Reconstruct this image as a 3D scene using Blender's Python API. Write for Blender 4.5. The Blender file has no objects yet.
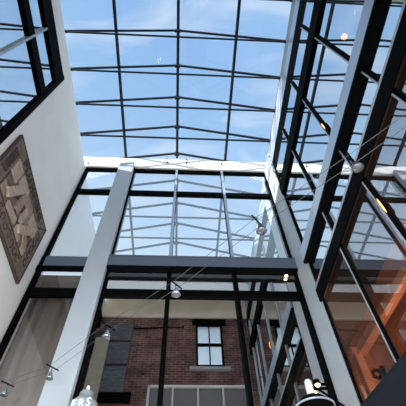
import bpy, bmesh, math, random
from mathutils import Vector, Matrix, Euler
random.seed(4)
C = bpy.context.scene.collection
S = bpy.context.scene

# ------------------------------------------------------------------ camera
FPX, PITCH, YAW, ROLL = 371.07, 55.57, 4.542, -2.256
a, y_, r_ = map(math.radians, (PITCH, YAW, ROLL))
F = Vector((math.sin(y_)*math.cos(a), math.cos(y_)*math.cos(a), math.sin(a)))
Rt = Vector((math.cos(y_), -math.sin(y_), 0)); U = Rt.cross(F)
R2 = Rt*math.cos(r_)+U*math.sin(r_); U2 = -Rt*math.sin(r_)+U*math.cos(r_)
EYE = 1.6                                   # the photographer's eye above the floor
cam = bpy.data.cameras.new('camera'); co = bpy.data.objects.new('camera', cam); C.objects.link(co)
cam.sensor_width = 36; cam.lens = FPX/406*36; cam.clip_start = .02; cam.clip_end = 500
m = Matrix((R2, U2, -F)).transposed().to_4x4(); m.translation = (0, 0, EYE); co.matrix_world = m
S.camera = co

# ------------------------------------------------------------------ sky, sun, exposure
S.view_settings.view_transform = 'Standard'; S.view_settings.look = 'None'
S.view_settings.gamma = 1; S.view_settings.exposure = 0.0
SKY = 1.0
w = bpy.data.worlds.new('sky'); S.world = w; w.use_nodes = True
nt = w.node_tree; nt.nodes.clear(); N = nt.nodes.new; L = nt.links.new
out = N('ShaderNodeOutputWorld'); bg = N('ShaderNodeBackground'); tc = N('ShaderNodeTexCoord')
sep = N('ShaderNodeSeparateXYZ'); L(tc.outputs['Generated'], sep.inputs[0])
cr = N('ShaderNodeValToRGB'); L(sep.outputs['Z'], cr.inputs[0])
e = cr.color_ramp; e.elements[0].position = 0; e.elements[0].color = (1.5, 1.6, 1.7, 1)
e.elements[1].position = 1.0; e.elements[1].color = (.30, .53, .88, 1)
for p_, c_ in ((.45, (1.15, 1.3, 1.45, 1)), (.74, (.62, .80, 1.0, 1)), (.88, (.40, .63, .93, 1))):
    q = e.elements.new(p_); q.color = c_
mp = N('ShaderNodeMapping'); mp.inputs['Scale'].default_value = (1.6, 4.2, 2.5); mp.inputs['Rotation'].default_value = (0, .2, .35)
L(tc.outputs['Generated'], mp.inputs[0])
no = N('ShaderNodeTexNoise'); no.inputs['Scale'].default_value = 2.0; no.inputs['Detail'].default_value = 7; no.inputs['Distortion'].default_value = .8
L(mp.outputs[0], no.inputs['Vector'])
c2 = N('ShaderNodeValToRGB'); L(no.outputs['Fac'], c2.inputs[0])
c2.color_ramp.elements[0].position = .50; c2.color_ramp.elements[0].color = (0, 0, 0, 1)
c2.color_ramp.elements[1].position = .80; c2.color_ramp.elements[1].color = (.7, .7, .7, 1)
mx = N('ShaderNodeMixRGB'); L(c2.outputs[0], mx.inputs[0]); L(cr.outputs[0], mx.inputs[1]); mx.inputs[2].default_value = (.95, 1.0, 1.05, 1)
L(mx.outputs[0], bg.inputs[0]); bg.inputs[1].default_value = SKY; L(bg.outputs[0], out.inputs[0])
sl = bpy.data.lights.new('sun', 'SUN'); sl.energy = 9.0; sl.angle = .009; sl.color = (1, .95, .86)
so = bpy.data.objects.new('sun', sl); C.objects.link(so)
so.rotation_euler = Vector((-3.2, -2.0, 1.0)).to_track_quat('Z', 'Y').to_euler(); so.location = (-20, -8, 14)

# added fill light behind the viewer, low under the brick wall, brightens the walls
al = bpy.data.lights.new('added_fill', 'AREA'); al.shape = 'RECTANGLE'; al.size = 4.6; al.size_y = 2.4; al.energy = 640; al.color = (.95, .98, 1)
ao = bpy.data.objects.new('added_fill', al); C.objects.link(ao); ao.location = (-.2, -1.6, 1.3)
ao.rotation_euler = Vector((0, -.62, -.78)).to_track_quat('Z', 'Y').to_euler()

# ------------------------------------------------------------------ materials
def mat(name, col, rough=.6, metal=0, spec=.5, noise=0, nscale=6, bump=0, emit=None, es=0, stretch=(1, 1, 1)):
    M = bpy.data.materials.new(name); M.use_nodes = True; t = M.node_tree; b = t.nodes['Principled BSDF']
    b.inputs['Roughness'].default_value = rough; b.inputs['Metallic'].default_value = metal
    b.inputs['Specular IOR Level'].default_value = spec; b.inputs['Base Color'].default_value = (*col, 1)
    if emit: b.inputs['Emission Color'].default_value = (*emit, 1); b.inputs['Emission Strength'].default_value = es
    if noise or bump:
        g = t.nodes.new('ShaderNodeTexCoord'); k = t.nodes.new('ShaderNodeMapping'); k.inputs['Scale'].default_value = stretch
        n = t.nodes.new('ShaderNodeTexNoise'); n.inputs['Scale'].default_value = nscale; n.inputs['Detail'].default_value = 6
        t.links.new(g.outputs['Object'], k.inputs[0]); t.links.new(k.outputs[0], n.inputs['Vector'])
        r = t.nodes.new('ShaderNodeValToRGB'); t.links.new(n.outputs['Fac'], r.inputs[0])
        r.color_ramp.elements[0].position = .3; r.color_ramp.elements[1].position = .7
        r.color_ramp.elements[0].color = (*[c*(1-noise) for c in col], 1); r.color_ramp.elements[1].color = (*[min(1, c*(1+noise)) for c in col], 1)
        t.links.new(r.outputs[0], b.inputs['Base Color'])
        if bump:
            u = t.nodes.new('ShaderNodeBump'); u.inputs['Strength'].default_value = bump; u.inputs['Distance'].default_value = .01
            t.links.new(n.outputs['Fac'], u.inputs['Height']); t.links.new(u.outputs[0], b.inputs['Normal'])
    return M
def glass(name, refl, tint=(.95, .97, 1), trans=(.9, .95, .95)):
    M = bpy.data.materials.new(name); M.use_nodes = True; t = M.node_tree; t.nodes.clear()
    o = t.nodes.new('ShaderNodeOutputMaterial'); x = t.nodes.new('ShaderNodeMixShader')
    tr = t.nodes.new('ShaderNodeBsdfTransparent'); gl = t.nodes.new('ShaderNodeBsdfGlossy')
    tr.inputs[0].default_value = (*trans, 1); gl.inputs[0].default_value = (*tint, 1); gl.inputs['Roughness'].default_value = 0
    ge = t.nodes.new('ShaderNodeNewGeometry'); ma = t.nodes.new('ShaderNodeMath'); ma.operation = 'MULTIPLY_ADD'   # the coating sits on the outer face of the pane
    t.links.new(ge.outputs['Backfacing'], ma.inputs[0]); ma.inputs[1].default_value = -refl; ma.inputs[2].default_value = refl
    t.links.new(ma.outputs[0], x.inputs[0])
    t.links.new(tr.outputs[0], x.inputs[1]); t.links.new(gl.outputs[0], x.inputs[2]); t.links.new(x.outputs[0], o.inputs[0])
    return M
def brick(name, c1, c2_, mortar, sc=1.0):
    M = bpy.data.materials.new(name); M.use_nodes = True; t = M.node_tree; b = t.nodes['Principled BSDF']; b.inputs['Roughness'].default_value = .9
    g = t.nodes.new('ShaderNodeTexCoord'); s = t.nodes.new('ShaderNodeSeparateXYZ'); c = t.nodes.new('ShaderNodeCombineXYZ')
    t.links.new(g.outputs['Object'], s.inputs[0]); t.links.new(s.outputs['X'], c.inputs['X']); t.links.new(s.outputs['Z'], c.inputs['Y'])
    k = t.nodes.new('ShaderNodeTexBrick'); t.links.new(c.outputs[0], k.inputs['Vector'])
    k.inputs['Color1'].default_value = (*c1, 1); k.inputs['Color2'].default_value = (*c2_, 1); k.inputs['Mortar'].default_value = (*mortar, 1)
    k.inputs['Scale'].default_value = 1/sc; k.inputs['Brick Width'].default_value = .23; k.inputs['Row Height'].default_value = .078; k.inputs['Mortar Size'].default_value = .009
    n = t.nodes.new('ShaderNodeTexNoise'); n.inputs['Scale'].default_value = 3; t.links.new(g.outputs['Object'], n.inputs['Vector'])
    r = t.nodes.new('ShaderNodeValToRGB'); t.links.new(n.outputs['Fac'], r.inputs[0]); r.color_ramp.elements[0].position = .35; r.color_ramp.elements[1].position = .7
    r.color_ramp.elements[0].color = (.55, .5, .5, 1); r.color_ramp.elements[1].color = (1.3, 1.2, 1.2, 1)
    x = t.nodes.new('ShaderNodeMixRGB'); x.blend_type = 'MULTIPLY'; x.inputs[0].default_value = 1
    t.links.new(k.outputs['Color'], x.inputs[1]); t.links.new(r.outputs[0], x.inputs[2]); t.links.new(x.outputs[0], b.inputs['Base Color'])
    return M
WHITE = mat('white render', (.85, .86, .84), .75, noise=.03, nscale=1.5, bump=.05)
STEELW = mat('white painted steel', (.43, .495, .55), .5, noise=.03, nscale=2)
BLACK = mat('black anodised frame', (.002, .0025, .003), .7, spec=.03)
TRUSS = mat('dark truss paint', (.014, .017, .022), .5, spec=.2)
GREY = mat('satin grey aluminium', (.45, .55, .66), .35, metal=.4)
MULL = mat('light grey mullion', (.40, .44, .48), .3, metal=.3)
BLUEB = mat('slate blue beam paint', (.095, .125, .175), .35)
GROOF = glass('roof glass', .03, (1, 1, 1), (.97, .985, 1))
GBACK = glass('reflective glass', .72, (.95, .97, 1.0), (.95, .98, .98))
GLOW = glass('lower tinted glass', .88, (.95, .95, .95), (.7, .7, .7))
GBAY = glass('smoked glass', .10, (.9, .9, .9), (.92, .9, .9))
GRIGHT = glass('clear reflective glass', .80, (.93, .97, 1.0))
GCLEAR = glass('clear lower glass', .50, (.9, .92, .95), (.95, .95, .95))
FRIEZE = mat('beige plaster', (.84, .75, .60), .85, noise=.1, nscale=1.2, stretch=(1, 1, 2))
BRICK = brick('red brick', (.21, .095, .075), (.11, .05, .042), (.25, .21, .19))
TERRA = mat('terracotta plaster', (.50, .20, .11), .8, noise=.15, nscale=2)
COPPER = mat('copper cladding', (.75, .38, .22), .45, metal=.5, noise=.15, nscale=5)
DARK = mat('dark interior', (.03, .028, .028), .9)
GREYBR = mat('grey brown lining', (.16, .145, .135), .9)
FLOORM = mat('pale stone floor', (.45, .42, .38), .5, noise=.3, nscale=4, stretch=(8, 1, 1))
WOODM = mat('brown carved border', (.17, .125, .10), .8, noise=.35, nscale=7, bump=.5, stretch=(6, 1.5, 6))
WOOD = mat('weathered carved wood', (.30, .225, .175), .75, noise=.35, nscale=5, bump=.5, stretch=(6, 1.2, 6))
WOODD = mat('dark wood recess', (.055, .037, .028), .85, noise=.3, nscale=8)
WOODL = mat('pale worn wood', (.42, .33, .26), .75, noise=.3, nscale=5, bump=.4, stretch=(6, 1.2, 6))
CHROME = mat('brushed steel', (.6, .62, .64), .25, metal=1)
CABLE = mat('steel cable', (.10, .11, .12), .4, metal=.6)
LAMPW = mat('white enamel', (.85, .88, .88), .35)
OPAL = mat('opal glass', (.30, .35, .38), .3)
GUN = mat('gunmetal', (.04, .045, .055), .4, metal=.4)
LENS = mat('dim lamp lens', (.08, .09, .10), .3)
LETW = mat('pale lettering', (.62, .66, .68), .5)
BULB = mat('warm bulb', (1, .6, .3), .4, emit=(1, .55, .22), es=14)
GLOBE = mat('warm globe', (1, .8, .6), .4, emit=(1, .42, .13), es=5)
STREAK = mat('painted amber reflection', (1, .5, .2), .4, emit=(1, .42, .12), es=2.2)  # emission stands in for a warm lamp mirrored in the mullion
PANEL = mat('weathered slate boards', (.10, .105, .12), .6, noise=.4, nscale=6, stretch=(1, 1, 4))
BEIGE = mat('faded beige board', (.42, .38, .30), .8, noise=.1)
WINW = mat('white window paint', (.75, .75, .72), .5)
SASHG = mat('old sash glass', (.75, .85, .92), .28, metal=1)
DULLG = mat('dusty grey glass', (.16, .16, .155), .35)
AWN = mat('charcoal canvas', (.008, .01, .015), .8, spec=.1)

# ------------------------------------------------------------------ helpers (all heights are given above the eye level)
def link(o, parent=None):
    C.objects.link(o)
    if parent: o.parent = parent; o.matrix_parent_inverse = Matrix.Identity(4)
    return o
def wpos(o):
    v = Vector((0, 0, 0))
    while o: v = v+o.location; o = o.parent
    return v
def box_bm(bm, x0, x1, y0, y1, z0, z1):
    vs = [bm.verts.new((x, y, z)) for x in (x0, x1) for y in (y0, y1) for z in (z0, z1)]
    for f in ((0, 1, 3, 2), (4, 6, 7, 5), (0, 4, 5, 1), (2, 3, 7, 6), (0, 2, 6, 4), (1, 5, 7, 3)): bm.faces.new([vs[i] for i in f])
def bar_bm(bm, p, q, wd, ht, up=(0, 0, 1)):
    p = Vector(p); q = Vector(q); d = (q-p).normalized(); s = d.cross(Vector(up)).normalized(); u = s.cross(d)
    vs = [bm.verts.new(c+s*i*wd/2+u*j*ht/2) for c in (p, q) for i, j in ((-1, -1), (1, -1), (1, 1), (-1, 1))]
    for f in ((3, 2, 1, 0), (4, 5, 6, 7), (0, 1, 5, 4), (1, 2, 6, 5), (2, 3, 7, 6), (3, 0, 4, 7)): bm.faces.new([vs[i] for i in f])
def tube_bm(bm, pts, r, n=10):
    pts = [Vector(p) for p in pts]; rings = []
    for i, p in enumerate(pts):
        d = (pts[min(i+1, len(pts)-1)]-pts[max(i-1, 0)]).normalized()
        s = d.cross(Vector((.13, .21, .97))).normalized(); u = s.cross(d)
        rr = r[i] if isinstance(r, (list, tuple)) else r
        rings.append([bm.verts.new(p+(s*math.cos(t)+u*math.sin(t))*rr) for t in [k*2*math.pi/n for k in range(n)]])
    for a_, b_ in zip(rings, rings[1:]):
        for k in range(n): bm.faces.new((a_[k], a_[(k+1) % n], b_[(k+1) % n], b_[k]))
    bm.faces.new(rings[0][::-1]); bm.faces.new(rings[-1])
def lathe_bm(bm, prof, c=(0, 0, 0), n=24, axis=(0, 0, 1)):
    c = Vector(c); q = Vector((0, 0, 1)).rotation_difference(Vector(axis)); rings = []
    for r, z in prof: rings.append([bm.verts.new(c+q@Vector((r*math.cos(t), r*math.sin(t), z))) for t in [k*2*math.pi/n for k in range(n)]])
    for a_, b_ in zip(rings, rings[1:]):
        for k in range(n): bm.faces.new((a_[k], a_[(k+1) % n], b_[(k+1) % n], b_[k]))
    if prof[0][0] > 1e-4: bm.faces.new(rings[0][::-1])
    if prof[-1][0] > 1e-4: bm.faces.new(rings[-1])
def obj(name, bm, M, parent=None, smooth=False, bevel=0):
    """bm is in 'eye-level' world coordinates; the object's origin is set at its own middle base."""
    bmesh.ops.recalc_face_normals(bm, faces=bm.faces)
    xs = [v.co for v in bm.verts]
    base = Vector(((min(v.x for v in xs)+max(v.x for v in xs))/2, (min(v.y for v in xs)+max(v.y for v in xs))/2, min(v.z for v in xs)))
    for v in bm.verts: v.co -= base
    me = bpy.data.meshes.new(name); bm.to_mesh(me); bm.free(); me.materials.append(M)
    if smooth:
        for p in me.polygons: p.use_smooth = True
    o = bpy.data.objects.new(name, me); link(o, parent)
    o.location = base+Vector((0, 0, EYE)) - (wpos(parent) if parent else Vector((0, 0, 0)))
    if bevel:
        b = o.modifiers.new('bevel', 'BEVEL'); b.width = bevel; b.segments = 2; b.limit_method = 'ANGLE'
    return o
def box(name, M, b, parent=None, bevel=0):
    bm = bmesh.new(); box_bm(bm, *b); return obj(name, bm, M, parent, bevel=bevel)
def boxes(name, M, bs, parent=None, bevel=0):
    bm = bmesh.new()
    for b in bs: box_bm(bm, *b)
    return obj(name, bm, M, parent, bevel=bevel)
def bar(name, M, p, q, wd, ht, parent=None, up=(0, 0, 1), bevel=0):
    bm = bmesh.new(); bar_bm(bm, p, q, wd, ht, up); return obj(name, bm, M, parent, bevel=bevel)
def tube(name, M, pts, r, parent=None, n=10):
    bm = bmesh.new(); tube_bm(bm, pts, r, n); return obj(name, bm, M, parent, smooth=True)
def lathe(name, M, prof, c, parent=None, n=24, axis=(0, 0, 1)):
    bm = bmesh.new(); lathe_bm(bm, prof, c, n, axis); return obj(name, bm, M, parent, smooth=True)
def empty(name, loc):
    o = bpy.data.objects.new(name, None); C.objects.link(o); o.location = Vector(loc)+Vector((0, 0, EYE)); o.empty_display_size = .1; return o
def tag(o, label, cat, group=None):
    o['label'] = label; o['category'] = cat
    if group: o['group'] = group
    return o
def st(o, label=None):
    o['kind'] = 'structure'
    if label: o['label'] = label
    return o
def copy_tree(o, parent=None):
    c = o.copy(); C.objects.link(c); c.parent = parent
    for ch in list(o.children): copy_tree(ch, c)
    return c
FL = -EYE
XL, XR, YB = -2.72, 2.15, 5.0              # left wall, right glass, back glass
XE, ZE, XRG, ZR = 2.22, 9.07, -.31, 9.8    # roof: right eave, eave height, ridge

# ------------------------------------------------------------------ floor, walls, ceiling
st(box('floor', FLOORM, (-5.4, 6, -6, 9, FL-.2, FL)), 'pale stone floor of the atrium')
# left wall with its high window opening (Y -2 .. 2.46, z 4.8 .. 8.2)
WT = 8.77
st(boxes('wall_left', WHITE, [(XL-.25, XL, -1.0, YB+.3, FL, 4.86), (XL-.25, XL, 2.46, YB+.3, 4.86, WT), (XL-.25, XL, -1.0, 2.46, 8.2, WT)]), 'white plastered wall on the left')
st(box('wall_front', BRICK, (XL-.25, 4.2, -.75, -.30, 1.2, 8.14)), 'old red brick wall behind the viewer, mirrored in the lower glass')
st(box('trim_1', FRIEZE, (XL, XR+.05, -.75, -.24, 8.14, 8.98)), 'beige plaster frieze above the brick wall')
st(box('trim_2', WHITE, (XL, XR+.05, -.30, .70, 8.86, 9.06)), 'white boxed eave above the plaster frieze')
bm = bmesh.new(); pr = [(XL-.1, 8.45), (XR+.1, 8.45), (XR+.1, ZE), (XRG, ZR), (XL-.1, ZE)]
va = [bm.verts.new((x, .70, z)) for x, z in pr]; vb = [bm.verts.new((x, .60, z)) for x, z in pr]
bm.faces.new(va); bm.faces.new(vb[::-1])
for i in range(5): bm.faces.new((va[i], va[(i+1) % 5], vb[(i+1) % 5], vb[i]))
st(obj('trim_3', bm, WHITE), 'white gable board at the near end of the glass roof')
# back eave fascia, right eave fascia
st(boxes('trim_4', WHITE, [(XL-.25, XR+.08, 4.90, YB+.15, 8.80, 9.30)], bevel=.01), 'white gutter band across the top of the back glass wall')
st(box('trim_5', mat('shade-greyed white trim', (.34, .36, .38), .6), (2.17, 2.40, -1.0, 4.80, 8.70, 9.08), bevel=.01), 'white eave band above the right glass wall')  # shade put into the grey colour, to hold back the sun on it
st(box('trim_8', GREY, (2.16, 2.40, -1.0, 4.80, 8.33, 8.70)), 'grey metal flashing under the right eave band')

# glass roof: panes between trusses and purlins
ceil = st(empty('ceiling', (XRG, 2.9, ZE)), 'pitched clear glass roof of the atrium')
TY = [.82, 1.65, 2.47, 3.29, 4.12, 4.96]
PX = [-2.85, -1.74, XRG, 1.08, XE]
def rz(x): return ZR-(ZR-ZE)*abs(x-XRG)/2.54
for i in range(len(TY)-1):
    for j in range(4):
        y0, y1 = TY[i]+.02, TY[i+1]-.02; x0, x1 = PX[j]+.02, PX[j+1]-.02
        bm = bmesh.new(); vs = []
        for dz in (.05, .062):
            vs.append([bm.verts.new((x, y, rz(x)+dz)) for x, y in ((x0, y0), (x1, y0), (x1, y1), (x0, y1))])
        bm.faces.new(vs[0][::-1]); bm.faces.new(vs[1])
        for k in range(4): bm.faces.new((vs[0][k], vs[0][(k+1) % 4], vs[1][(k+1) % 4], vs[1][k]))
        obj('roof_pane', bm, GROOF, ceil)

# ------------------------------------------------------------------ roof trusses and purlins
def truss(y):
    t = empty('roof_truss', (XRG, y, ZE))
    bar('top_chord', TRUSS, (-2.9, y, ZE), (XRG, y, ZR), .045, .058, t)
    bar('top_chord', TRUSS, (XRG, y, ZR), (2.26, y, ZE-.01), .045, .058, t)
    bar('bottom_chord', TRUSS, (-2.9, y, ZE-.06), (2.26, y, ZE-.06), .035, .045, t)
    box('ridge_plate', TRUSS, (XRG-.07, XRG+.07, y-.03, y+.03, ZR-.11, ZR+.02), t)
    for s, x in ((-1, -2.78), (1, 2.16)):
        box('shoe', TRUSS, (x-.05, x+.05, y-.025, y+.025, ZE-.08, ZE+.02), t)
    return t
NM = ['nearest the viewer, mostly above the picture', 'highest in the picture', 'second from the top of the picture', 'third from the top of the picture', 'fourth from the top of the picture', 'standing right above the white back gutter']
for i, y in enumerate(TY):
    t = truss(y)
    tag(t, 'dark shallow steel roof truss '+NM[i], 'roof truss', 'dark steel trusses under the glass roof')
for x, nm in ((-1.74, 'dark roof purlin left of the ridge, running under the glass'), (XRG, 'dark ridge purlin along the middle of the glass roof'), (1.08, 'dark roof purlin right of the ridge, running under the glass')):
    t = empty('roof_purlin', (x, 2.9, rz(x)))
    box('purlin_bar', TRUSS, (x-.025, x+.025, .72, 5.12, rz(x)-.005, rz(x)+.055), t)
    box('glazing_cap', TRUSS, (x-.035, x+.035, .72, 5.12, rz(x)+.055, rz(x)+.085), t)
    tag(t, nm, 'purlin', 'purlins of the glass roof')

# ------------------------------------------------------------------ back curtain wall
BX = [-2.70, -1.62, -.28, .93, 2.13]
ROWS = [(7.73, 8.75), (5.22, 7.60), (4.53, 4.98), (1.0, 4.38), (FL, .9)]
for i in range(4):
    wnd = st(empty('window_%d' % (i+1), ((BX[i]+BX[i+1])/2, YB, FL)), ['far left bay', 'left middle bay', 'centre bay', 'right bay'][i]+' of the back glass wall')
    x0, x1 = BX[i], BX[i+1]
    fr = []
    t0 = .035 if i else .07
    l = x0 + (.0 if i != 1 else .0); 
    fr += [(x0, x0+t0, 4.95, 5.06, FL, 8.9), (x1-.035, x1, 4.95, 5.06, FL, 8.9)]
    fr += [(x0, x1, 4.95, 5.06, 8.72, 8.88), (x0, x1, 4.95, 5.06, 7.60, 7.73), (x0, x1, 4.95, 5.06, 4.38, 4.53), (x0, x1, 4.95, 5.06, .9, 1.0)]
    boxes('window_frame', BLACK, fr, wnd, bevel=.004)
    if i in (1, 2):
        pass
    for k, (z0, z1) in enumerate(ROWS):
        box('pane', GBACK if k < 2 else (GLOW if i else GBAY), (x0+.02, x1-.02, YB, YB+.012, z0-.02, z1+.02), wnd)
# pale roller curtain hanging behind the smoked left bay
bm = bmesh.new(); n = 60; ring = []
for k in range(n+1):
    x = -2.73+1.0*k/n; y = 5.34+.012*math.sin(k*.6)+.012*math.sin(k*.23+1)
    ring.append([bm.verts.new((x, y+dy, z)) for z in (.5, 4.797) for dy in (0, .006)])
for p_, q_ in zip(ring, ring[1:]):
    for i0, i1 in ((0, 2), (2, 3), (3, 1), (1, 0)): bm.faces.new((p_[i0], p_[i1], q_[i1], q_[i0]))
bm.faces.new([ring[0][i] for i in (0, 1, 3, 2)]); bm.faces.new([ring[-1][i] for i in (0, 2, 3, 1)])
tag(obj('curtain', bm, mat('greyed linen', (.34, .32, .29), .9, noise=.12, nscale=2, stretch=(6, 1, .6)), smooth=True), 'plain grey brown curtain behind the smoked far left bay', 'curtain')
# caps on the mullions, a shade lighter than the frames
for x, nm in ((-.28, 'slim grey mullion cap left of centre on the back glass'), (.93, 'slim grey mullion cap right of centre on the back glass')):
    t = empty('mullion', (x, 4.9, FL))
    box('upper_cap', GREY, (x-.028, x+.028, 4.92, 4.95, 5.27, 8.74), t)
    box('lower_cap', BLACK, (x-.035, x+.035, 4.92, 4.95, FL, 4.94), t)
    tag(t, nm, 'mullion')
t = empty('steel_beam', (-.3, 4.9, 4.95))
box('web', BLUEB, (-1.80, 2.11, 4.84, 4.90, 4.99, 5.24), t, bevel=.005)
box('lower_flange', BLACK, (-1.80, 2.11, 4.83, 4.99, 4.95, 4.99), t)
box('upper_flange', BLUEB, (-1.80, 2.11, 4.83, 4.99, 5.24, 5.27), t)
box('web', BLUEB, (XL, -1.80, 4.955, 4.99, 5.07, 5.33), t)
box('lower_flange', BLACK, (XL, -1.80, 4.95, 4.99, 4.95, 5.07), t)
tag(t, 'slate blue steel beam running across the middle of the back glass wall', 'beam')
# white columns
t = empty('column', (-1.6, 4.9, FL))
box('shaft', STEELW, (-1.80, -1.42, 4.80, 4.99, FL, 8.90), t, bevel=.008)
box('edge_strip', BLACK, (-1.42, -1.385, 4.92, 4.99, FL, 8.80), t)
box('base_plate', STEELW, (-1.9, -1.32, 4.70, 4.99, FL, FL+.03), t)
tag(t, 'white column in the left part of the back glass wall', 'column')
t = empty('column', (2.14, 4.7, FL))
box('shaft', STEELW, (2.11, 2.16, 4.40, 4.99, FL, 8.82), t, bevel=.004)
box('edge_strip', BLACK, (2.06, 2.11, 4.92, 4.99, FL, 8.40), t)
box('base_plate', STEELW, (2.0, 2.2, 4.34, 4.99, FL, FL+.03), t)
tag(t, 'white column in the corner between the back glass and the right glass', 'column')

# ------------------------------------------------------------------ right curtain wall
RY = [-1.0, .06, 1.14, 2.22, 3.28, 4.38]
for i in range(5):
    y0, y1 = RY[i], RY[i+1]
    wnd = st(empty('window_%d' % (i+5), (XR, (y0+y1)/2, FL)), ['bay beside the viewer', 'first bay', 'second bay', 'third bay', 'bay next to the corner column'][i]+' of the right glass wall')
    boxes('window_frame', BLACK, [(2.15, 2.27, y0, y1, 7.80, 8.33), (2.10, 2.25, y0, y1, 6.80, 7.16), (2.155, 2.24, y0, y1, .9, 1.0)], wnd)
    for k, (z0, z1) in enumerate(((7.16, 7.80), (4.92, 6.80), (4.08, 4.75), (1.0, 3.82), (FL, .9))):
        box('pane', GRIGHT if k < 3 else GCLEAR, (XR, XR+.012, y0+.005, y1-.005, z0-.01, z1+.01), wnd)
for y, nm in ((.06, 'beside the viewer'), (1.14, 'crossing the top right of the picture'), (2.22, 'in the middle of the right glass wall'), (3.28, 'nearer the corner column'), (4.36, 'against the corner column')):
    t = empty('mullion', (2.13, y, FL))
    box('fin', MULL, (2.118, 2.15, y+.008, y+.03, FL, 7.80), t, bevel=.002)
    box('frame_bar', BLACK, (2.125, 2.15, y-.04, y+.008, FL, 7.80), t)
    tag(t, 'light grey mullion of the right glass, '+nm, 'mullion', 'upright mullions of the right glass wall')
t = empty('steel_beam', (2.13, 2, 4.70))
box('web', GREY, (2.06, 2.10, -1.0, 4.40, 4.71, 4.97), t, bevel=.003)
box('lower_flange', BLACK, (2.06, 2.26, -1.0, 4.40, 4.66, 4.71), t)
tag(t, 'thick grey faced horizontal beam along the right glass wall', 'beam')
t = empty('transom', (2.13, 2, 3.8))
box('frame_bar', BLACK, (2.085, 2.116, -1.0, 4.38, 3.80, 4.04), t)
box('edge_trim', MULL, (2.085, 2.11, -1.0, 4.38, 4.04, 4.09), t)
tag(t, 'black transom below the thick beam along the right glass wall', 'transom')

# ------------------------------------------------------------------ left wall window
wnd = st(empty('window_10', (XL, .7, 4.86)), 'high window in the left white wall')
boxes('window_frame', BLACK, [(XL-.16, XL+.01, -1.0, 2.46, 7.72, 8.2), (XL-.16, XL+.02, 2.36, 2.46, 4.86, 8.2), (XL-.16, XL+.01, -1.0, 2.46, 6.83, 7.08), (XL-.16, XL+.02, -1.0, 2.46, 4.86, 4.94)], wnd)
box('mullion', MULL, (XL-.10, XL+.015, 1.35, 1.39, 4.94, 7.72), wnd)
for z0, z1 in ((7.08, 7.72), (4.94, 6.83)):
    box('pane', GRIGHT, (XL-.05, XL-.038, -1.0, 1.36, z0, z1), wnd); box('pane', GRIGHT, (XL-.05, XL-.038, 1.39, 2.37, z0, z1), wnd)

# ------------------------------------------------------------------ rooms behind the glass
st(boxes('wall_back', GREYBR, [(XL-.25, 4.4, 8.0, 8.2, FL, 4.8), (XL-.25, 4.4, YB+.08, 8.2, 4.80, 4.95), (XL-.25, XL-.05, YB+.3, 8.0, FL, 4.8)]), 'dark room behind the back glass wall')
st(boxes('wall_right', TERRA, [(3.6, 3.8, -1.0, 8.0, FL, 4.86)]), 'terracotta wall seen through the lower right glass')
st(boxes('trim_6', DARK, [(5.0, 5.2, -1.0, 5.0, 4.94, 8.3), (2.27, 5.2, -1.0, 5.0, 8.34, 8.5), (2.31, 5.2, 4.9, 5.0, 4.94, 8.34), (2.31, 5.2, -1.0, 5.08, 4.86, 4.94), (2.22, 2.30, 5.08, 8.0, FL, 4.8)]), 'dark upper room behind the right glass wall, and an added light-blocking partition')  # last box: partition added to block lamp light from behind the back glass
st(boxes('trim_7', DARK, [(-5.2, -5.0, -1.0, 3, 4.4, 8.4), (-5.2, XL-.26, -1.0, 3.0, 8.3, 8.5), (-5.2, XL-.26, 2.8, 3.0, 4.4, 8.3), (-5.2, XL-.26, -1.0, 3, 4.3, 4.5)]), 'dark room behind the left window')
def light(name, loc, e, col, size=.1):
    l = bpy.data.lights.new(name, 'POINT'); l.energy = e; l.color = col; l.shadow_soft_size = size
    o = bpy.data.objects.new(name, l); C.objects.link(o); o.location = Vector(loc)+Vector((0, 0, EYE)); return o
light('room_lamp', (2.9, 2.2, 3.2), 16, (1, .58, .34), .15)
light('room_lamp', (3.1, 4.4, 2.2), 38, (1, .58, .34), .15)
light('room_lamp', (2.95, 6.6, 3.4), 28, (1, .58, .34), .15)

# column and brace of the inner room
t = empty('copper_post', (2.75, 5.02, FL))
box('shaft', COPPER, (2.69, 2.81, 5.10, 5.22, FL, 3.42), t, bevel=.01)
box('capital', COPPER, (2.64, 2.86, 5.06, 5.26, 3.42, 3.50), t, bevel=.01)
bar('brace', COPPER, (2.80, 5.12, 3.44), (2.97, 3.40, 3.50), .14, .14, t, bevel=.01)
tag(t, 'copper coloured post with a slanting brace behind the lower right glass', 'post')
t = empty('wall_bracket', (3.6, 6.05, 3.5))
lathe('rose', BLACK, [(.09, 0), (.09, .03), (.03, .05)], (3.6, 6.08, 3.70), t, axis=(-1, 0, 0))
tube('gooseneck', BLACK, [(3.57, 6.08, 3.70), (3.45, 6.06, 3.72), (3.36, 6.02, 3.66), (3.34, 5.99, 3.56), (3.38, 5.95, 3.50), (3.44, 5.93, 3.52)], .03, t)
tag(t, 'small black hooked bracket on the terracotta wall', 'bracket')
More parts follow.
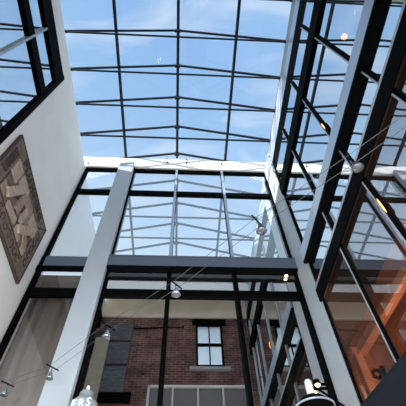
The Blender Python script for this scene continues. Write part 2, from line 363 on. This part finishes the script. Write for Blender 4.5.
# warm globe in the upper right room
t = empty('globe_lamp', (2.95, 1.26, 7.64))
lathe('globe', GLOBE, [(.001, -.06), (.035, -.05), (.058, -.02), (.062, 0), (.058, .02), (.035, .05), (.015, .06)], (2.95, 1.26, 7.64), t)
lathe('cap', BLACK, [(.02, .055), (.025, .09), (.008, .1)], (2.95, 1.26, 7.64), t)
tube('cord', BLACK, [(2.95, 1.26, 7.73), (2.95, 1.26, 8.34)], .004, t, 6)
tag(t, 'glowing warm globe lamp seen through the upper right glass', 'lamp')
for (x, y, z, l, nm) in ((2.106, 2.19, 5.42, .20, 'added amber lamp reflection on the middle right mullion above the thick beam'), (2.106, 2.19, 3.25, .26, 'added amber lamp reflection on the middle right mullion below the black transom')):
    t = empty('reflection_streak', (x, y, z))  # added glowing bar that imitates a lamp reflection streak
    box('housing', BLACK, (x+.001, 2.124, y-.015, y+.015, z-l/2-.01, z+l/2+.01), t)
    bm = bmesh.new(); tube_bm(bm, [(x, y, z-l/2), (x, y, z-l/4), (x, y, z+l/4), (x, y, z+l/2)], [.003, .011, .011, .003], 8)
    obj('tube', bm, STREAK, t, smooth=True)
    tag(t, nm, 'lamp', 'painted amber reflection streaks')

# ------------------------------------------------------------------ carved plaque on the left wall
px = XL
P0, P1, Q0, Q1 = 2.64, 4.57, 4.30, 5.62
t = empty('carved_plaque', (px, (P0+P1)/2, Q0))
box('back_board', WOODD, (px+.002, px+.03, P0, P1, Q0, Q1), t)
bw = .25
def prism(name, M, poly, d0, d1, parent, bevel=0):
    d0 *= .6; d1 *= .6
    bm = bmesh.new(); A = [bm.verts.new((px+d1, u, v)) for u, v in poly]; B = [bm.verts.new((px+d0, u, v)) for u, v in poly]
    bm.faces.new(A); bm.faces.new(B[::-1])
    for i in range(len(poly)): bm.faces.new((A[i], A[(i+1) % len(poly)], B[(i+1) % len(poly)], B[i]))
    return obj(name, bm, M, parent, bevel=bevel)
g = .018
bt = prism('border', WOODM, [(P0+g, Q1), (P1-g, Q1), (P1-bw-g, Q1-bw), (P0+bw+g, Q1-bw)], .05, .075, t, .004)
bl = prism('border', WOODM, [(P0, Q1-g), (P0+bw, Q1-bw-g), (P0+bw, Q0+bw+g), (P0, Q0+g)], .05, .075, t, .004)
bb = prism('border', WOODM, [(P0+g, Q0), (P0+bw+g, Q0+bw), (P1-bw-g, Q0+bw), (P1-g, Q0)], .05, .075, t, .004)
br = prism('border', WOODM, [(P1, Q1-g), (P1, Q0+g), (P1-bw, Q0+bw+g), (P1-bw, Q1-bw-g)], .05, .075, t, .004)
boxes('rim', WOODD, [(px+.002, px+.05, P0-.03, P0, Q0-.03, Q1+.03), (px+.002, px+.05, P1, P1+.03, Q0-.03, Q1+.03), (px+.002, px+.05, P0, P1, Q1, Q1+.03), (px+.002, px+.05, P0, P1, Q0-.03, Q0)], t)
def text(s, size, depth, M, mtx, parent, name='lettering', bold=.012):
    cu = bpy.data.curves.new('t', 'FONT'); cu.body = s; cu.size = size; cu.extrude = depth; cu.offset = bold; cu.align_x = 'CENTER'; cu.align_y = 'CENTER'; cu.space_character = 1.25
    o = bpy.data.objects.new('t', cu); C.objects.link(o); bpy.context.view_layer.update()
    me = bpy.data.meshes.new_from_object(o.evaluated_get(bpy.context.evaluated_depsgraph_get())); bpy.data.objects.remove(o)
    bm = bmesh.new(); bm.from_mesh(me); bm.transform(mtx)
    return obj(name, bm, M, parent)
def wallm(u, v, rot, d=.047):     # local x -> +Y, local y -> +Z on the left wall, turned by rot
    B = Matrix(((0, 0, 1, px+d), (1, 0, 0, u), (0, 1, 0, v), (0, 0, 0, 1)))
    return B @ Matrix.Rotation(math.radians(rot), 4, 'Z')
text('PLUMBING', .215, .01, WOODD, wallm((P0+P1)/2+.02, Q1-bw/2, 0), bt)
text('UMES', .20, .01, WOODD, wallm(P0+bw/2, 5.08, 90), bl)
# worn scroll carving on the two lower borders
def scroll(u0, v0, u1, v1, n, parent):
    bm = bmesh.new()
    for k in range(n):
        f = (k+.5)/n; u = u0+(u1-u0)*f; v = v0+(v1-v0)*f; s = 1 if k % 2 else -1
        pts = [(px+.046, u+.075*math.cos(q+k)*(1-.1*q), v+s*.085*math.sin(q+k)*(1-.1*q)) for q in [j*.7 for j in range(8)]]
        tube_bm(bm, pts, .013, 6)
    return obj('scroll_carving', bm, WOODD, parent)
scroll(P0+.3, Q0+bw/2, P1-.3, Q0+bw/2, 8, bb); scroll(P1-bw/2, Q0+.25, P1-bw/2, Q1-.3, 5, br)
# raised picture in the middle: planks, a wheel and crossing pipes
inn = prism('field', WOODM, [(P0+bw+.05, Q0+bw+.05), (P1-bw-.05, Q0+bw+.05), (P1-bw-.05, Q1-bw-.05), (P0+bw+.05, Q1-bw-.05)], .05, .062, t)
def rel(name, M, u, v, l, w_, rot, d=.10):
    c, s = math.cos(math.radians(rot)), math.sin(math.radians(rot))
    return prism(name, M, [(u+c*i*l/2-s*j*w_/2, v+s*i*l/2+c*j*w_/2) for i, j in ((-1, -1), (1, -1), (1, 1), (-1, 1))], .062, d, inn, .006)
for u, v, l, w_, rot, d, M in ((3.02, 5.18, .26, .34, 0, .10, WOODL), (3.35, 5.22, .34, .20, 0, .13, WOODL), (3.72, 5.20, .34, .22, 0, .11, WOOD), (4.10, 5.16, .36, .26, 0, .12, WOODL),
    (3.22, 4.92, .50, .16, 62, .15, WOODL), (3.50, 4.98, .40, .15, 90, .14, WOOD), (3.74, 4.94, .36, .13, 90, .13, WOODL), (4.00, 4.90, .62, .15, 46, .16, WOODL), (4.02, 4.86, .58, .13, -42, .12, WOOD),
    (3.45, 4.66, .40, .12, 8, .11, WOODL), (3.85, 4.64, .26, .10, -6, .10, WOODL), (3.02, 4.70, .20, .18, 0, .09, WOOD), (4.20, 4.66, .16, .14, 0, .10, WOODL)):
    rel('relief', M, u, v, l, w_, rot, d)
for u, v, l, w_, rot in ((3.36, 5.05, .10, .24, 0), (3.62, 5.06, .09, .26, 0), (3.88, 5.02, .08, .22, 10), (3.62, 4.76, .30, .05, 0), (4.16, 4.98, .06, .22, -20)):
    rel('recess', WOODD, u, v, l, w_, rot, .106)
tag(t, 'carved weathered wooden plaque with raised lettering hung on the left white wall', 'plaque')

# ------------------------------------------------------------------ cable lights
ZC = 2.7
cpts = [(-2.26, 4.78), (-1.62, 4.40), (-.85, 3.58), (-.09, 2.88), (.66, 2.04), (1.34, 1.38)]
d = Vector((cpts[-1][0]-cpts[0][0], cpts[-1][1]-cpts[0][1], 0)).normalized(); nrm = Vector((-d.y, d.x, 0))
def cabz(f): return ZC-.06*math.sin(math.pi*f)
path = [(-2.68, 5.15-.0)] + cpts[1:] + [(2.10, .58)]
path[0] = (-2.45, 4.86)
for s, nm in ((1, 'thin steel lighting cable crossing the atrium, the upper one of the pair'), (-1, 'thin steel lighting cable crossing the atrium, the lower one of the pair')):
    o = tube('lighting_cable', CABLE, [(x+nrm.x*s*.05, y+nrm.y*s*.05, ZC) for x, y in path], .0025, None, 6)
    tag(o, nm, 'cable', 'lighting cables')
def cable_light():
    t = empty('cable_light', (0, 0, ZC))
    bar('cross_bar', BLACK, nrm*-.095+Vector((0, 0, ZC+.0096)), nrm*.095+Vector((0, 0, ZC+.0096)), .012, .012, t)
    tube('arm', CHROME, [(0, 0, ZC), (0, 0, ZC-.05), (.01, -.01, ZC-.07)], .006, t, 8)
    h = lathe('lamp_head', CHROME, [(.012, .05), (.022, .045), (.026, .02), (.045, -.02), (.048, -.03)], (.01, -.01, ZC-.115), t, 18)
    lathe('lens', LENS, [(.001, -.032), (.044, -.03), (.044, -.026)], (.01, -.01, ZC-.115), h, 18)
    return t
proto = cable_light()
LN = ['small cable light at the lower left edge of the picture', 'small cable light in front of the left white column', 'small cable light in front of the weathered slate panel', 'small cable light in front of the left mullion just below the blue beam', 'small dark cable light below the top right corner of the back glass', 'small dark cable light against the upper right glass wall']
for i, (x, y) in enumerate(cpts):
    o = proto if i == 0 else copy_tree(proto)
    o.location = (x, y, ZC+EYE); tag(o, LN[i], 'lamp', 'cable lights')
    if i >= 4:
        for ch in o.children:
            if ch.name.startswith('lamp_head'): ch.material_slots[0].link = 'OBJECT'; ch.material_slots[0].material = GUN

# ------------------------------------------------------------------ lamps by the back glass
t = empty('downlight', (1.9, 4.95, 4.9))
lathe('housing', BLACK, [(.03, .022), (.03, 0), (.022, -.004)], (1.90, 4.955, 4.926), t)
lathe('bulb', BULB, [(.001, -.03), (.02, -.025), (.028, -.01), (.022, 0)], (1.90, 4.955, 4.924), t, 16)
tag(t, 'small warm downlight under the blue beam near the corner column', 'lamp')
t = empty('downlight', (1.9, 4.86, 2.75))
box('mount', BLACK, (1.87, 2.06, 4.93, 4.96, 2.80, 2.83), t)
lathe('housing', BLACK, [(.04, .06), (.045, .02), (.045, .0)], (1.88, 4.90, 2.79), t)
lathe('bulb', BULB, [(.001, -.03), (.02, -.025), (.035, -.01), (.035, 0)], (1.88, 4.90, 2.785), t, 16)
tag(t, 'small warm downlight low beside the corner column', 'lamp')
# frosted lantern with letters
cx, cy, cz = -1.02, 4.02, 2.04
t = empty('lantern', (cx, cy, cz-.3))
lathe('shade', OPAL, [(.14, -.32), (.15, -.25), (.15, -.02), (.14, .02), (.095, .07), (.075, .08), (.075, .13), (.06, .15), (.02, .17)], (cx, cy, cz), t, 32)
lathe('finial', LAMPW, [(.012, .165), (.02, .19), (.016, .215), (.001, .225)], (cx, cy, cz), t, 14)
mt = Matrix.Translation((cx, cy-.152, cz-.05)) @ Matrix.Rotation(math.radians(-15), 4, 'Z') @ Matrix.Rotation(math.radians(90), 4, 'X')
text('ERS', .12, .004, LETW, mt, t, bold=.003)
bar('wall_arm', BLACK, (cx, cy+.12, cz-.28), (-1.5, 4.78, cz-.28), .02, .02, t)
tag(t, 'domed frosted white lantern with pale letters at the bottom left beside the white column', 'lantern')
# dark spun metal lamp, bottom right
cx, cy, cz = 1.54, 4.30, 2.17
t = empty('pendant_lamp', (cx, cy, cz))
lathe('lamp_shade', BLACK, [(.22, -.02), (.23, 0), (.21, .03), (.13, .10), (.06, .13), (.045, .14)], (cx, cy, cz), t, 32)
lathe('rim', GREY, [(.225, -.012), (.236, -.004), (.236, .006), (.225, .01)], (cx, cy, cz), t, 32)
lathe('neck', LAMPW, [(.045, .13), (.045, .31), (.03, .33)], (cx, cy, cz), t, 20)
bar('wall_arm', BLACK, (cx, cy, cz+.30), (2.11, 4.72, cz+.20), .02, .02, t)
tag(t, 'dark metal lamp shade with a white neck at the bottom right of the back glass', 'lamp')

# ------------------------------------------------------------------ on the brick wall (mirrored in the glass)
YW = -.30
def sash(n, x0, x1, z0, z1, cols, rows, M, lab, dep=.06, GM=SASHG):
    wn = st(empty('window_%d' % n, ((x0+x1)/2, YW, z0)), lab)
    fw = .06; b = [(x0, x0+fw, YW, YW+dep, z0, z1), (x1-fw, x1, YW, YW+dep, z0, z1), (x0, x1, YW, YW+dep, z1-fw, z1), (x0, x1, YW, YW+dep, z0, z0+fw)]
    for k in range(1, cols): xm = x0+(x1-x0)*k/cols; b.append((xm-.02, xm+.02, YW, YW+dep-.01, z0, z1))
    for k in range(1, rows): zm = z0+(z1-z0)*k/rows; b.append((x0, x1, YW, YW+dep-.005, zm-.045, zm+.045))
    boxes('window_frame', M, b, wn)
    box('pane', GM, (x0+.03, x1-.03, YW+.015, YW+.022, z0+.03, z1-.03), wn)
    return wn
wn = sash(11, .42, 1.27, 6.36, 7.86, 2, 2, BLACK, 'black sash window in the brick wall')
box('lintel', BLACK, (.30, 1.42, YW-.1, YW+.03, 7.86, 8.10), wn)
box('sill', mat('stone sill', (.4, .4, .4), .8), (.22, 1.45, YW-.1, YW+.12, 6.24, 6.33), wn)
sash(12, -.95, 1.88, 4.3, 5.77, 4, 1, WINW, 'white framed transom window low in the brick wall', .10, DULLG)
t = empty('slate_board', (-2.0, YW, 5.4))
box('board', PANEL, (-2.50, -1.62, YW, YW+.10, 5.55, 7.80), t, bevel=.01)
for z in (7.15, 6.35): box('batten', DARK, (-2.5, -1.62, YW+.10, YW+.125, z, z+.05), t)
box('lower_rail', BLACK, (-2.55, -1.40, YW, YW+.12, 5.3, 5.55), t)
tag(t, 'weathered slate grey boarded panel on the brick wall left of the sash window', 'panel')
o = box('beige_board', BEIGE, (-2.70, -2.28, YW+.14, YW+.18, 5.2, 7.25)); tag(o, 'faded beige board leaning over the left edge of the slate panel', 'board')
t = empty('wall_pipe', (-1.0, YW, 7.7)); tube('pipe', BLACK, [(-1.6, YW+.05, 7.68), (-.02, YW+.05, 7.76)], .022, t)
tube('flange', BLACK, [(-.02, YW+.05, 7.76), (.03, YW+.05, 7.762)], .04, t); tag(t, 'short black pipe running along the brick wall under the frieze', 'pipe')
t = empty('downpipe', (1.95, YW, 3)); tube('pipe', LAMPW, [(1.98, YW+.07, 8.12), (1.98, YW+.07, 3.0)], .035, t)
for z in (7.4, 6.0, 4.6): lathe('bracket', CHROME, [(.045, 0), (.045, .03)], (1.98, YW+.07, z), t)
tag(t, 'pale downpipe at the right end of the brick wall', 'pipe')

# ------------------------------------------------------------------ cable anchors and dark awning corner
for (x, y, z, dx, nm) in ((-2.66, 4.72, 8.88, .02, 'small black cable anchor at the left end of the white back gutter'), (-.55, 4.84, 9.1, 0, 'small black cable anchor on the white back gutter left of the ridge'), (-.02, 4.84, 9.1, 0, 'small black cable anchor on the white back gutter right of the ridge'), (.95, 4.84, 9.1, 0, 'small black cable anchor on the white back gutter under the right purlin')):
    t = empty('cable_anchor', (x, y, z))
    tube('hook', BLACK, [(x, 4.90, z), (x, 4.86, z), (x+.02, 4.84, z+.05), (x-.02, 4.84, z+.14)], .010, t, 8)
    lathe('plate', BLACK, [(.03, 0), (.03, .01)], (x, 4.90, z), t, 12, axis=(0, -1, 0))
    tag(t, nm, 'anchor', 'cable anchors on the gutter')
t = empty('canopy', (1.2, 1.2, 1.0))
def ray(x, y): return R2*(x-203)-U2*(y-203)+F*FPX
def onz(x, y, z):
    q = ray(x, y); return q*(z/q.z)
a1, a2 = onz(355, 418, 1.35), onz(412, 350, 1.35)
side = (a2-a1).normalized(); inward = Vector((-side.y, side.x, 0)); inward = inward if inward.dot(onz(420, 420, 1.35)-a1) > 0 else -inward
bm = bmesh.new(); pts = [a1-side*.0, a2+side*.25, a2+side*.25+inward*.5-Vector((0, 0, .12)), a1+inward*.5-Vector((0, 0, .12))]
A = [bm.verts.new(p) for p in pts]; B = [bm.verts.new(p+Vector((0, 0, .03))) for p in pts]
bm.faces.new(A[::-1]); bm.faces.new(B)
for k in range(4): bm.faces.new((A[k], A[(k+1) % 4], B[(k+1) % 4], B[k]))
obj('canvas', bm, AWN, t)
mid = (pts[0]+pts[1]+pts[2]+pts[3])/4
tube('pole', BLACK, [mid, (mid.x, mid.y, FL)], .018, t)
tag(t, 'dark canvas canopy corner close by at the bottom right', 'canopy')
